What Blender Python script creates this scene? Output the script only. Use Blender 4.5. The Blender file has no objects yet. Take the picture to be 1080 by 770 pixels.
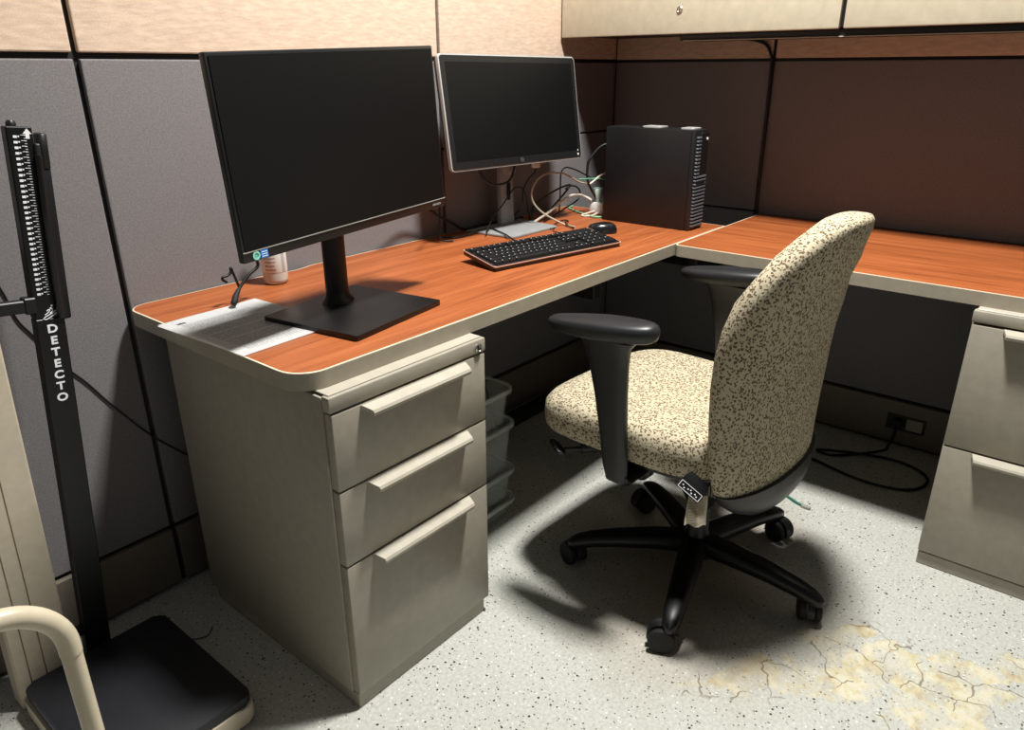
import bpy, bmesh, math, random
from mathutils import Vector, Matrix
random.seed(7)
C = bpy.context.scene.collection
PI = math.pi

# ------------------------------------------------------------------ materials
def lin(c):
    return tuple(((v/255)/12.92 if v/255 <= .04045 else ((v/255+.055)/1.055)**2.4) for v in c) + (1,)

class NT:
    def __init__(s, name):
        s.m = bpy.data.materials.new(name); s.m.use_nodes = True
        s.t = s.m.node_tree; s.n = s.t.nodes; s.b = s.n['Principled BSDF']
    def add(s, kind, **kw):
        n = s.n.new(kind)
        for k, v in kw.items():
            if k in n.inputs: n.inputs[k].default_value = v
            else: setattr(n, k, v)
        return n
    def link(s, a, b): s.t.links.new(a, b)
    def coords(s, scale=(1, 1, 1), rot=(0, 0, 0), kind='Object'):
        tc = s.add('ShaderNodeTexCoord'); mp = s.add('ShaderNodeMapping')
        mp.inputs['Scale'].default_value = scale; mp.inputs['Rotation'].default_value = rot
        s.link(tc.outputs[kind], mp.inputs['Vector']); return mp.outputs['Vector']
    def ramp(s, fac, stops, interp='LINEAR'):
        r = s.add('ShaderNodeValToRGB'); r.color_ramp.interpolation = interp
        e = r.color_ramp.elements
        while len(e) > 1: e.remove(e[-1])
        e[0].position = stops[0][0]; e[0].color = stops[0][1]
        for p, c in stops[1:]:
            x = e.new(p); x.color = c
        s.link(fac, r.inputs['Fac']); return r.outputs['Color']
    def noise(s, vec, scale, detail=2, rough=.5, dist=0):
        n = s.add('ShaderNodeTexNoise', Scale=scale, Detail=detail, Roughness=rough, Distortion=dist)
        s.link(vec, n.inputs['Vector']); return n.outputs['Fac']
    def mix(s, fac, a, b, mode='MIX'):
        m = s.add('ShaderNodeMix', data_type='RGBA', blend_type=mode)
        for sock, v in ((m.inputs['Factor'], fac), (m.inputs[6], a), (m.inputs[7], b)):
            if hasattr(v, 'links'): s.link(v, sock)
            else: sock.default_value = v
        return m.outputs[2]
    def math(s, op, a, b=0.0):
        m = s.add('ShaderNodeMath', operation=op)
        for i, v in enumerate((a, b)):
            if hasattr(v, 'links'): s.link(v, m.inputs[i])
            else: m.inputs[i].default_value = v
        return m.outputs[0]
    def bump(s, h, strength=.2, dist=.002):
        b = s.add('ShaderNodeBump', Strength=strength, Distance=dist)
        s.link(h, b.inputs['Height']); s.link(b.outputs['Normal'], s.b.inputs['Normal'])

def plain(name, rgb, rough=.5, metal=0, spec=.5, var=.06, scale=40, bump=0, bscale=300, alpha=None, trans=0):
    t = NT(name); b = t.b
    v = t.coords()
    n = t.noise(v, scale, 3)
    c = lin(rgb)
    lo = tuple(x*(1-var) for x in c[:3]) + (1,); hi = tuple(min(1, x*(1+var)) for x in c[:3]) + (1,)
    t.link(t.ramp(n, [(.3, lo), (.7, hi)]), b.inputs['Base Color'])
    b.inputs['Roughness'].default_value = rough; b.inputs['Metallic'].default_value = metal
    b.inputs['Specular IOR Level'].default_value = spec
    if bump: t.bump(t.noise(v, bscale, 2), bump, .001)
    if alpha is not None: b.inputs['Alpha'].default_value = alpha
    if trans: b.inputs['Transmission Weight'].default_value = trans
    return t.m

def panel_fabric(name, rgb, stretch, amount=.22):
    t = NT(name); v = t.coords(scale=stretch)
    n = t.noise(v, 95, 3, .6); n2 = t.noise(t.coords(), 420, 2)
    c = lin(rgb); f = t.math('ADD', t.math('MULTIPLY', n, .6), t.math('MULTIPLY', n2, .4))
    t.link(t.ramp(f, [(.36, tuple(x*(1-amount) for x in c[:3])+(1,)), (.5, c), (.64, tuple(min(1, x*(1+amount)) for x in c[:3])+(1,))]), t.b.inputs['Base Color'])
    t.b.inputs['Roughness'].default_value = .92; t.b.inputs['Specular IOR Level'].default_value = .15
    t.bump(f, .35, .0015)
    return t.m

def wood(name, along):
    t = NT(name)
    st = (1.2, 16, 16) if along == 'x' else (16, 1.2, 16)
    st2 = (2.2, 70, 70) if along == 'x' else (70, 2.2, 70)
    a = t.noise(t.coords(scale=st), 1.6, 5, .6, .35); b = t.noise(t.coords(scale=st2), 2.0, 3, .6, .1)
    f = t.math('ADD', t.math('MULTIPLY', a, .58), t.math('MULTIPLY', b, .42))
    col = t.ramp(f, [(.30, lin((104, 54, 28))), (.42, lin((142, 76, 40))), (.55, lin((162, 90, 49))), (.70, lin((178, 106, 62)))])
    t.link(col, t.b.inputs['Base Color'])
    t.b.inputs['Roughness'].default_value = .42; t.b.inputs['Specular IOR Level'].default_value = .35
    return t.m

def chair_cloth():
    t = NT('speckled_upholstery')
    n = t.noise(t.coords(), 260, 1.0, .5, .3)
    P = t.add('ShaderNodeTexCoord').outputs['Object']
    wn = t.add('ShaderNodeTexNoise', Scale=90.0, Detail=1.0); t.link(P, wn.inputs['Vector'])
    wv = t.add('ShaderNodeVectorMath', operation='MULTIPLY_ADD'); t.link(wn.outputs['Color'], wv.inputs[0]); wv.inputs[1].default_value = (.006, .006, .006); t.link(P, wv.inputs[2])
    dots = None
    for sc, rot, thr in (((1, .50, .62), .5, .34), ((.55, 1, .75), -.4, .33)):
        mp = t.add('ShaderNodeMapping'); mp.inputs['Scale'].default_value = sc; mp.inputs['Rotation'].default_value = (rot, rot*.7, rot)
        t.link(wv.outputs[0], mp.inputs['Vector'])
        vo = t.add('ShaderNodeTexVoronoi', Scale=190.0, Randomness=.85); t.link(mp.outputs[0], vo.inputs['Vector'])
        on = t.ramp(vo.outputs['Distance'], [(thr-.04, (1, 1, 1, 1)), (thr+.04, (0, 0, 0, 1))])
        dots = on if dots is None else t.math('MAXIMUM', dots, on)
    f = dots
    n2 = t.noise(t.coords(), 900, 2)
    base = t.ramp(n2, [(.3, lin((176, 165, 138))), (.7, lin((196, 186, 160)))])
    col = t.mix(f, base, lin((104, 88, 70)))
    t.link(col, t.b.inputs['Base Color'])
    t.b.inputs['Roughness'].default_value = .95; t.b.inputs['Specular IOR Level'].default_value = .1
    t.bump(n, .5, .0015)
    return t.m

def floor_mat():
    t = NT('speckled_vinyl'); tc = t.add('ShaderNodeTexCoord'); P = tc.outputs['Object']
    # base
    n1 = t.noise(P, 3.0, 4, .6); n2 = t.noise(P, 130, 2)
    base = t.ramp(n2, [(.35, lin((178, 179, 170))), (.65, lin((198, 199, 191)))])
    base = t.mix(t.math('MULTIPLY', n1, .35), base, lin((168, 166, 152)))
    def specks(scale, rmax, thr, col, bs):
        vo = t.add('ShaderNodeTexVoronoi', Scale=scale, Randomness=1.0); t.link(P, vo.inputs['Vector'])
        sep = t.add('ShaderNodeSeparateColor'); t.link(vo.outputs['Color'], sep.inputs[0])
        keep = t.math('LESS_THAN', sep.outputs[0], thr)
        rr = t.math('ADD', t.math('MULTIPLY', sep.outputs[1], rmax*.7), rmax*.4)
        on = t.math('LESS_THAN', vo.outputs['Distance'], rr)
        return t.mix(t.math('MULTIPLY', on, keep), bs, col)
    base = specks(120, .26, .25, lin((228, 228, 222)), base)
    base = specks(112, .24, .55, lin((100, 96, 84)), base)
    base = specks(72, .20, .55, lin((44, 42, 36)), base)
    # peeling, yellowed patches at fixed spots
    wob = t.add('ShaderNodeTexNoise', Scale=7.0, Detail=6.0, Roughness=.65); t.link(P, wob.inputs['Vector'])
    vm = t.add('ShaderNodeVectorMath', operation='MULTIPLY_ADD')
    t.link(wob.outputs['Color'], vm.inputs[0]); vm.inputs[1].default_value = (.32, .32, 0)
    t.link(P, vm.inputs[2])
    sub = t.add('ShaderNodeVectorMath', operation='SUBTRACT'); t.link(vm.outputs[0], sub.inputs[0]); sub.inputs[1].default_value = (.16, .16, 0)
    def spot(x, y, sx, sy, rot):
        mp = t.add('ShaderNodeMapping', vector_type='TEXTURE'); mp.inputs['Location'].default_value = (x, y, 0)
        mp.inputs['Rotation'].default_value = (0, 0, rot); mp.inputs['Scale'].default_value = (sx, sy, 1)
        t.link(sub.outputs[0], mp.inputs['Vector'])
        ln = t.add('ShaderNodeVectorMath', operation='LENGTH'); t.link(mp.outputs[0], ln.inputs[0])
        return ln.outputs['Value']
    d = None
    for s in ((-1.20, -1.42, .20, .075, -.75), (-1.16, -1.60, .15, .085, -.5), (-1.00, -1.64, .16, .045, -.75), (-1.36, -1.24, .13, .05, -.6), (-1.10, -1.36, .09, .04, -.5)):
        x = spot(*s); d = x if d is None else t.math('MINIMUM', d, x)
    inside = t.ramp(d, [(.80, (1, 1, 1, 1)), (.93, (0, 0, 0, 1))])
    stain = t.ramp(t.noise(P, 16, 5, .7), [(.33, lin((166, 140, 104))), (.47, lin((204, 192, 150))), (.55, lin((214, 208, 184))), (.7, lin((206, 184, 132)))])
    patch = t.ramp(t.noise(P, 13, 4, .65), [(.44, (.3, .3, .3, 1)), (.54, (1, 1, 1, 1))])
    base = t.mix(t.math('MULTIPLY', t.math('MULTIPLY', inside, patch), .78), base, stain)
    # brownish grime under the chair, with its warm shadow tone painted in
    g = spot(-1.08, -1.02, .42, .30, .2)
    grime_shade = t.ramp(t.math('MULTIPLY', g, .5), [(.15, (1, 1, 1, 1)), (.66, (0, 0, 0, 1))])
    base = t.mix(t.math('MULTIPLY', grime_shade, .62), base, lin((136, 112, 86)))
    # cracks
    vo = t.add('ShaderNodeTexVoronoi', Scale=9.0, feature='DISTANCE_TO_EDGE'); 
    wb2 = t.add('ShaderNodeTexNoise', Scale=11.0, Detail=2.5, Roughness=.55); t.link(P, wb2.inputs['Vector'])
    vm2 = t.add('ShaderNodeVectorMath', operation='MULTIPLY_ADD'); t.link(wb2.outputs['Color'], vm2.inputs[0]); vm2.inputs[1].default_value = (.14, .14, 0); t.link(P, vm2.inputs[2]); t.link(vm2.outputs[0], vo.inputs['Vector'])
    line = t.math('LESS_THAN', vo.outputs['Distance'], t.math('MULTIPLY', t.noise(P, 14, 1), .026))
    brk = t.math('GREATER_THAN', t.noise(P, 6, 2), .47)
    zone = t.ramp(t.math('MULTIPLY', d, .5), [(.56, (1, 1, 1, 1)), (.78, (0, 0, 0, 1))])
    cr = t.math('MULTIPLY', t.math('MULTIPLY', line, brk), zone)
    base = t.mix(t.math('MULTIPLY', cr, .65), base, lin((96, 80, 58)))
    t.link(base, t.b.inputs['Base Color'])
    t.b.inputs['Roughness'].default_value = .5; t.b.inputs['Specular IOR Level'].default_value = .3
    hb = t.math('ADD', t.math('MULTIPLY', inside, t.noise(P, 22, 5, .7)), t.math('MULTIPLY', cr, -.6))
    t.bump(hb, .6, .004)
    return t.m

def paper_mat(name):
    t = NT(name)
    tc = t.add('ShaderNodeTexCoord'); sp = t.add('ShaderNodeSeparateXYZ'); t.link(tc.outputs['Generated'], sp.inputs[0])
    x, y = sp.outputs[0], sp.outputs[1]
    row = t.math('FRACT', t.math('MULTIPLY', y, 40.0)); ri = t.math('FLOOR', t.math('MULTIPLY', y, 40.0))
    cmb = t.add('ShaderNodeCombineXYZ'); t.link(t.math('MULTIPLY', x, 46.0), cmb.inputs[0]); t.link(t.math('MULTIPLY', ri, 7.3), cmb.inputs[1])
    word = t.noise(cmb.outputs[0], 1.0, 1)
    ink = t.math('MULTIPLY', t.math('LESS_THAN', row, .45), t.math('GREATER_THAN', word, .40))
    wn = t.add('ShaderNodeTexWhiteNoise', noise_dimensions='1D'); t.link(ri, wn.inputs['W'])
    endx = t.math('ADD', t.math('MULTIPLY', wn.outputs['Value'], .25), .70)
    ins = t.math('MULTIPLY', t.math('GREATER_THAN', x, .12), t.math('LESS_THAN', x, endx))
    iny = t.math('MULTIPLY', t.math('GREATER_THAN', y, .08), t.math('LESS_THAN', y, .86))
    para = t.math('GREATER_THAN', t.math('FRACT', t.math('MULTIPLY', ri, .1429)), .1)
    ink = t.math('MULTIPLY', t.math('MULTIPLY', ink, ins), t.math('MULTIPLY', iny, para))
    t.link(t.mix(t.math('MULTIPLY', ink, .42), lin((238, 238, 237)), lin((60, 60, 62))), t.b.inputs['Base Color'])
    t.b.inputs['Roughness'].default_value = .8
    return t.m

M = {}
M['upper'] = panel_fabric('beige_panel_fabric', (206, 182, 160), (.30, .30, 1.3), .16)
M['lower'] = panel_fabric('grey_panel_fabric', (123, 119, 119), (3.2, 3.2, 3.2), .2)
M['seam'] = plain('black_seam', (18, 18, 19), .6)
M['kick'] = plain('brown_grey_trim', (112, 104, 92), .55)
M['floor'] = floor_mat()
M['woodx'] = wood('cherry_laminate_long', 'x'); M['woody'] = wood('cherry_laminate_return', 'y')
M['edge'] = plain('beige_edge_band', (156, 148, 131), .45)
M['lip'] = plain('pale_edge_lip', (222, 204, 178), .5)
M['steel'] = plain('putty_painted_steel', (156, 149, 134), .42, bump=.08, bscale=700)
M['steel_lt'] = plain('light_putty_paint', (174, 167, 151), .42)
M['bin'] = plain('cream_painted_steel', (196, 187, 164), .45, bump=.08, bscale=700)
M['black'] = plain('black_plastic', (20, 20, 21), .42, bump=.1, bscale=900)
M['blackg'] = plain('dark_bezel_plastic', (26, 27, 28), .35)
M['screen'] = plain('matt_dark_screen', (9, 11, 12), .42, spec=.3, var=.02)
M['blackm'] = plain('black_metal', (17, 17, 18), .38, metal=.2)
M['padm'] = plain('soft_black_urethane', (30, 31, 33), .42, bump=.1, bscale=600)
M['rubber'] = plain('black_rubber', (16, 16, 16), .7)
M['chrome'] = plain('bright_metal', (190, 188, 182), .25, metal=1)
M['silver'] = plain('silver_plastic', (176, 174, 170), .35, metal=.1)
M['gap'] = plain('dark_gap', (14, 13, 12), .9)
M['cloth'] = chair_cloth()
M['white'] = plain('white_plastic', (226, 226, 220), .5)
M['teal'] = plain('teal_plastic', (196, 224, 214), .5)
M['green'] = plain('green_cable', (88, 150, 118), .5)
M['greenp'] = plain('pale_green_cable', (128, 184, 146), .5)
M['greend'] = plain('dark_green_cable', (24, 104, 84), .5)
M['whitec'] = plain('white_cable', (214, 208, 194), .5)
M['beigec'] = plain('beige_cable', (170, 160, 140), .5)
M['blackc'] = plain('black_cable', (17, 17, 18), .45)
M['beige'] = plain('beige_enamel', (206, 194, 168), .35)
M['beige2'] = plain('beige_plastic', (198, 186, 164), .5)
M['mat'] = plain('black_ribbed_rubber', (26, 27, 32), .5, bump=.15, bscale=400)
M['print'] = plain('white_print', (236, 236, 236), .6)
M['paper'] = paper_mat('printed_paper')
M['paperb'] = plain('blank_paper', (236, 236, 232), .8)
M['clear'] = plain('translucent_plastic', (216, 222, 218), .3, alpha=.17)
M['rimc'] = plain('translucent_rim', (220, 226, 222), .3, alpha=.34)
M['bottle'] = plain('frosted_bottle', (222, 216, 204), .35, trans=.25)
M['tagw'] = plain('cream_tag', (216, 206, 184), .9)
M['tagm'] = plain('tag_print', (140, 128, 110), .9)
M['vent'] = plain('grey_vent_rib', (104, 112, 120), .35, metal=.3)
M['blue'] = plain('blue_sticker', (48, 128, 214), .5)
M['sgreen'] = plain('green_sticker', (140, 214, 196), .5)
M['legend'] = plain('grey_legend', (178, 184, 188), .6)
M['grayt'] = plain('grey_print', (150, 148, 140), .6)
M['badge'] = plain('dim_badge', (84, 86, 88), .4)
M['stand'] = plain('grey_stand_plastic', (142, 143, 143), .4)

def label_mat():
    t = NT('bottle_label'); tc = t.add('ShaderNodeTexCoord'); sp = t.add('ShaderNodeSeparateXYZ'); t.link(tc.outputs['Object'], sp.inputs[0])
    ang = t.math('ARCTAN2', sp.outputs[1], sp.outputs[0]); z = sp.outputs[2]
    rows = t.math('LESS_THAN', t.math('FRACT', t.math('MULTIPLY', z, 110.0)), .42)
    left = t.math('MULTIPLY', t.math('GREATER_THAN', ang, -2.95), t.math('LESS_THAN', ang, -2.05))
    cmb = t.add('ShaderNodeCombineXYZ'); t.link(t.math('MULTIPLY', ang, 9.0), cmb.inputs[0]); t.link(t.math('MULTIPLY', z, 110.0), cmb.inputs[1])
    w = t.math('GREATER_THAN', t.noise(cmb.outputs[0], 1.2, 1), .42)
    ink = t.math('MULTIPLY', t.math('MULTIPLY', rows, left), w)
    col = t.mix(t.math('MULTIPLY', ink, .7), lin((226, 222, 214)), lin((120, 82, 66)))
    grey = t.math('MULTIPLY', t.math('GREATER_THAN', ang, -1.55), t.math('LESS_THAN', ang, -1.2))
    col = t.mix(grey, col, lin((176, 180, 178)))
    t.link(col, t.b.inputs['Base Color']); t.b.inputs['Roughness'].default_value = .5
    return t.m
M['label'] = label_mat()

# ------------------------------------------------------------------ mesh helpers
def BM(): return bmesh.new()

def box(bm, x0, x1, y0, y1, z0, z1, bev=0, seg=2, mat=None):
    xs, ys, zs = sorted((x0, x1)), sorted((y0, y1)), sorted((z0, z1))
    vs = [bm.verts.new((x, y, z)) for x in xs for y in ys for z in zs]
    f = [(0, 1, 3, 2), (4, 6, 7, 5), (0, 4, 5, 1), (2, 3, 7, 6), (0, 2, 6, 4), (1, 5, 7, 3)]
    fs = [bm.faces.new([vs[i] for i in q]) for q in f]
    out = vs
    if bev:
        r = bmesh.ops.bevel(bm, geom=list({e for q in fs for e in q.edges}), offset=bev, segments=seg, profile=.5, affect='EDGES')
        out = list({v for v in r['verts']} | {v for v in vs if v.is_valid})
    if mat is not None: bmesh.ops.transform(bm, matrix=mat, verts=[v for v in out if v.is_valid])
    return out

def prism(bm, pts, z0, z1, bev=0, seg=2, mat=None):
    """outline pts (x,y) extruded z0..z1"""
    n = len(pts)
    a = [bm.verts.new((p[0], p[1], z0)) for p in pts]; b = [bm.verts.new((p[0], p[1], z1)) for p in pts]
    fs = [bm.faces.new(list(reversed(a))), bm.faces.new(b)]
    fs += [bm.faces.new((a[i], a[(i+1) % n], b[(i+1) % n], b[i])) for i in range(n)]
    out = a + b
    if bev:
        es = list({e for f in fs[:2] for e in f.edges})
        r = bmesh.ops.bevel(bm, geom=es, offset=bev, segments=seg, profile=.5, affect='EDGES')
        out = list(set(r['verts']) | {v for v in out if v.is_valid})
    if mat is not None: bmesh.ops.transform(bm, matrix=mat, verts=[v for v in out if v.is_valid])
    return out

def loft(bm, rings, cap=True, closed=True):
    R = [[bm.verts.new(p) for p in r] for r in rings]
    n = len(R[0])
    for a, b in zip(R, R[1:]):
        for i in range(n if closed else n-1):
            j = (i+1) % n
            bm.faces.new((a[i], a[j], b[j], b[i]))
    if cap:
        bm.faces.new(list(reversed(R[0]))); bm.faces.new(R[-1])
    return [v for r in R for v in r]

def smooth_path(pts, sub=6):
    P = [Vector(p) for p in pts]
    if len(P) < 3: return P
    out = []
    for i in range(len(P)-1):
        p0 = P[i-1] if i else P[0]*2-P[1]; p1 = P[i]; p2 = P[i+1]; p3 = P[i+2] if i+2 < len(P) else P[-1]*2-P[-2]
        for k in range(sub):
            t = k/sub
            out.append(.5*((2*p1)+(p2-p0)*t+(2*p0-5*p1+4*p2-p3)*t*t+(3*p1-p0-3*p2+p3)*t**3))
    out.append(P[-1]); return out

def tube(bm, pts, r, n=8, sub=6, mat=None):
    P = smooth_path(pts, sub) if sub else [Vector(p) for p in pts]
    rings = []; up = None
    for i, p in enumerate(P):
        d = (P[min(i+1, len(P)-1)]-P[max(i-1, 0)])
        d = d.normalized() if d.length > 1e-9 else Vector((0, 0, 1))
        if up is None: up = d.orthogonal().normalized()
        up = (up - d*up.dot(d)); up = up.normalized() if up.length > 1e-6 else d.orthogonal().normalized()
        s = d.cross(up); rr = r(i/(len(P)-1)) if callable(r) else r
        rings.append([p+(up*math.cos(2*PI*k/n)+s*math.sin(2*PI*k/n))*rr for k in range(n)])
    vs = loft(bm, rings)
    if mat is not None: bmesh.ops.transform(bm, matrix=mat, verts=vs)
    return vs

def lathe(bm, prof, n=24, mat=None):
    rings = [[Vector((r*math.cos(2*PI*k/n), r*math.sin(2*PI*k/n), z)) for k in range(n)] for r, z in prof]
    vs = loft(bm, rings)
    if mat is not None: bmesh.ops.transform(bm, matrix=mat, verts=vs)
    return vs

def rrect(x0, x1, y0, y1, r, n=6, corners=None):
    """rounded rectangle outline, ccw; r may be 4 radii (x0y0, x1y0, x1y1, x0y1)"""
    rs = r if isinstance(r, (tuple, list)) else (r,)*4
    cs = [(x0, y0, PI), (x1, y0, 1.5*PI), (x1, y1, 0), (x0, y1, .5*PI)]
    out = []
    for (cx, cy, a0), rr in zip(cs, rs):
        sx = 1 if cx == x0 else -1; sy = 1 if cy == y0 else -1
        if rr < 1e-6: out.append((cx, cy)); continue
        for k in range(n+1):
            a = a0+k/n*PI/2
            out.append((cx+sx*rr+rr*math.cos(a), cy+sy*rr+rr*math.sin(a)))
    return out

def T(x, y, z): return Matrix.Translation((x, y, z))
def RX(a): return Matrix.Rotation(a, 4, 'X')
def RY(a): return Matrix.Rotation(a, 4, 'Y')
def RZ(a): return Matrix.Rotation(a, 4, 'Z')

ROOT = {}
def obj(name, bm, mat, parent=None, world=True, smooth=None, label=None):
    me = bpy.data.meshes.new(name)
    r = parent
    while r is not None and r.parent is not None: r = r.parent
    bmesh.ops.recalc_face_normals(bm, faces=bm.faces[:])
    o = bpy.data.objects.new(name, me); C.objects.link(o)
    if r is not None:
        o.parent = parent
        if world: bm.transform(ROOT[r.name].inverted())
    else:
        # origin at the centre of the mesh's base
        lo = Vector([min(v.co[i] for v in bm.verts) for i in range(3)]); hi = Vector([max(v.co[i] for v in bm.verts) for i in range(3)])
        c = Vector(((lo.x+hi.x)/2, (lo.y+hi.y)/2, lo.z))
        if world == 'keep': c = Vector()
        bm.transform(T(*(-c))); o.location = c
        ROOT[o.name] = T(*c)
    bm.to_mesh(me); bm.free()
    me.materials.append(mat if not isinstance(mat, str) else M[mat])
    if smooth is not None:
        for p in me.polygons: p.use_smooth = True
        me.set_sharp_from_angle(angle=math.radians(smooth))
    if label: o['label'] = label
    return o

def tag(o, label, cat, group=None):
    o['label'] = label; o['category'] = cat
    if group: o['group'] = group
    return o

def thing(name, label, cat, loc=(0, 0, 0), rotz=0, group=None):
    o = bpy.data.objects.new(name, None); C.objects.link(o); o.empty_display_size = .05
    o.location = loc; o.rotation_euler = (0, 0, rotz)
    ROOT[o.name] = T(*loc) @ RZ(rotz)
    return tag(o, label, cat, group)

def struct(name, bm, mat, parent=None, **k):
    o = obj(name, bm, mat, parent, **k)
    if parent is None: o['kind'] = 'structure'
    return o

def text_mesh(s, size, depth=.0006):
    cu = bpy.data.curves.new('t', 'FONT'); cu.body = s; cu.size = size; cu.extrude = depth/2; cu.offset = .0007
    cu.align_x = 'CENTER'; cu.align_y = 'CENTER'
    ob = bpy.data.objects.new('t', cu); C.objects.link(ob)
    bpy.context.view_layer.update()
    me = bpy.data.meshes.new_from_object(ob.evaluated_get(bpy.context.evaluated_depsgraph_get()))
    bm = bmesh.new(); bm.from_mesh(me)
    bpy.data.objects.remove(ob); bpy.data.curves.remove(cu); bpy.data.meshes.remove(me)
    return bm

H = .737           # desk height
D = .648; D2 = .655; L = 1.966
# ------------------------------------------------------------------ setting
bm = BM(); box(bm, -4.2, .12, -4.2, .12, -.05, 0); struct('floor', bm, 'floor', world='keep')

WT = 1.70
bm = BM(); box(bm, -4.2, .12, .0, .10, 0, WT); wl = struct('wall_left', bm, 'seam')
bm = BM(); box(bm, 0, .10, -4.2, .0, 0, WT); wr = struct('wall_right', bm, 'seam')
ZS = 1.2446; g = .006; TH = .012
xsA = [-4.2, -3.0, -1.957, -.962, 0]
for a, b in zip(xsA, xsA[1:]):
    bm = BM(); box(bm, a+g, b-(g if b < 0 else 0), -TH, .002, ZS+g, WT-.02, .003); obj('upper_fabric_panel', bm, 'upper', wl)
    if a == -.962:
        bm = BM(); box(bm, a+g, b, -TH, .002, .993+.003, ZS-g, .003); obj('lower_fabric_panel', bm, 'lower', wl)
        bm = BM(); box(bm, a+g, b, -TH, .002, .172, .993-.003, .003); obj('lower_fabric_panel', bm, 'lower', wl)
    else:
        bm = BM(); box(bm, a+g, b-g, -TH, .002, .172, ZS-g, .003); obj('lower_fabric_panel', bm, 'lower', wl)
ysB = [-TH-.002, -.630, -1.95, -3.2, -4.2]
for a, b in zip(ysB, ysB[1:]):
    bm = BM(); box(bm, -TH, .002, a-g, b+g, ZS+.004, WT-.02, .003); obj('upper_fabric_panel', bm, 'upper', wr)
    if b == -.630:
        bm = BM(); box(bm, -TH, .002, a-g, b+g, .745, ZS-.005, .003); obj('lower_fabric_panel', bm, 'lower', wr)
        bm = BM(); box(bm, -TH, .002, a-g, b+g, .172, .739, .003); obj('lower_fabric_panel', bm, 'lower', wr)
    else:
        bm = BM(); box(bm, -TH, .002, a-g, b+g, .172, ZS-.005, .003); obj('lower_fabric_panel', bm, 'lower', wr)
# raceway trims along the floor
for i, (a, b) in enumerate(zip(xsA, xsA[1:])):
    bm = BM(); box(bm, a+g, b-g, -.020, -.001, .012, .163, .003); struct('baseboard_left' if i == 0 else 'baseboard_left.%03d' % i, bm, 'kick')
for i, (a, b) in enumerate(zip(ysB, ysB[1:])):
    bm = BM(); box(bm, -.020, -.001, a-g-.008, b+g, .012, .163, .003); struct('baseboard_right' if i == 0 else 'baseboard_right.%03d' % i, bm, 'kick')

# power outlet in the right raceway
t = thing('power_outlet', 'dark power outlet in the trim at the foot of the partition behind the chair', 'outlet', (-.020, -1.245, .07))
bm = BM(); box(bm, -.023, -.0205, -1.305, -1.185, .062, .118, .002); obj('cover_plate', bm, 'black', t)
bm = BM(); box(bm, -.0250, -.0228, -1.297, -1.247, .070, .110, .001); obj('socket', bm, 'steel', t, label='grey socket face')
t = thing('wall_cord', 'black cord plugged into the wall outlet, looped on the floor beside the file cabinet', 'cord', (-.2, -1.22, 0))
bm = BM(); box(bm, -.052, -.024, -1.238, -1.205, .072, .106, .006); obj('plug', bm, 'black', t)
bm = BM(); tube(bm, [(-.05, -1.222, .085), (-.075, -1.225, .06), (-.07, -1.215, .02), (-.105, -1.20, .006), (-.232, -1.09, .006), (-.23, -1.031, .006), (-.19, -1.10, .006), (-.182, -1.156, .013), (-.143, -1.244, .006), (-.157, -1.317, .006), (-.203, -1.366, .006), (-.269, -1.366, .006), (-.320, -1.331, .006), (-.345, -1.264, .006), (-.341, -1.168, .006), (-.309, -1.057, .006), (-.27, -.93, .006), (-.2, -.75, .006)], .0045, 8); obj('cable', bm, 'blackc', t, smooth=60)

# ------------------------------------------------------------------ worktops
def scallop(y0, x_a, x_b, depth):
    out = []
    for k in range(13):
        u = k/12; out.append((x_a+(x_b-x_a)*u, y0-depth*(math.sin(PI*u)**1.5)))
    return out

def worktop(name, label, pts, wmat, loc, supports):
    t = thing(name, label, 'worktop', loc)
    bm = BM(); prism(bm, pts, H-.034, H-.0022); obj('edge_band', bm, 'edge', t, smooth=40, label='beige edge band')
    c = Vector((sum(p[0] for p in pts)/len(pts), sum(p[1] for p in pts)/len(pts)))
    def inset(d):
        n = len(pts); out = []
        for i in range(n):
            p, q, r = Vector(pts[i-1]), Vector(pts[i]), Vector(pts[(i+1) % n])
            a = (q-p).normalized(); b = (r-q).normalized()
            na = Vector((-a.y, a.x)); nb = Vector((-b.y, b.x)); m = (na+nb); m = m/max(m.length_squared/2, .3) if m.length > 1e-6 else na
            out.append(tuple(q+m*d))
        return out
    bm = BM(); prism(bm, inset(.0003), H-.0024, H-.0004, .001, 1); obj('edge_lip', bm, 'lip', t, smooth=40, label='pale lip around the top')
    bm = BM(); prism(bm, inset(.0042), H-.0020, H); obj('laminate_top', bm, wmat, t, label='cherry wood laminate')
    for bx in supports:
        bm = BM(); box(bm, *bx, .002); obj('support_bracket', bm, 'black', t)
    return t

# left worktop: outline ccw
ptsL = []
ptsL += rrect(-L, -.30, -D, -.016, (.06, .002, .03, .045), 8)
# add the wavy cord cut-out on the back edge
back = scallop(-.016, -1.47, -1.60, .013)
i = max(range(len(ptsL)), key=lambda k: (ptsL[k][1] > -.0161, ptsL[k][0] < -.9, -k))
idx = [k for k in range(len(ptsL)) if abs(ptsL[k][1]+.016) < 1e-6]
right_end = max(idx, key=lambda k: ptsL[k][0])
ptsL = ptsL[:right_end+1] + back + ptsL[right_end+1:]
wt1 = worktop('worktop', 'long cherry wood worktop with rounded left end, carrying both monitors', ptsL, 'woodx', (-1.13, -.33, H-.034),
        [(-1.0, -.97, -.60, -.02, H-.10, H-.035), (-.34, -.31, -.55, -.02, H-.10, H-.035)])
ptsR = rrect(-D2, -.016, -2.05, -D-.0015, (.05, .002, .002, .018), 6)
yb = scallop(-.016, -1.06, -1.20, .012)
yb = [(p[1], p[0]) for p in yb]
idx = [k for k in range(len(ptsR)) if abs(ptsR[k][0]+.016) < .0021 and ptsR[k][1] < -1.9]
k0 = max(idx)
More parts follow.
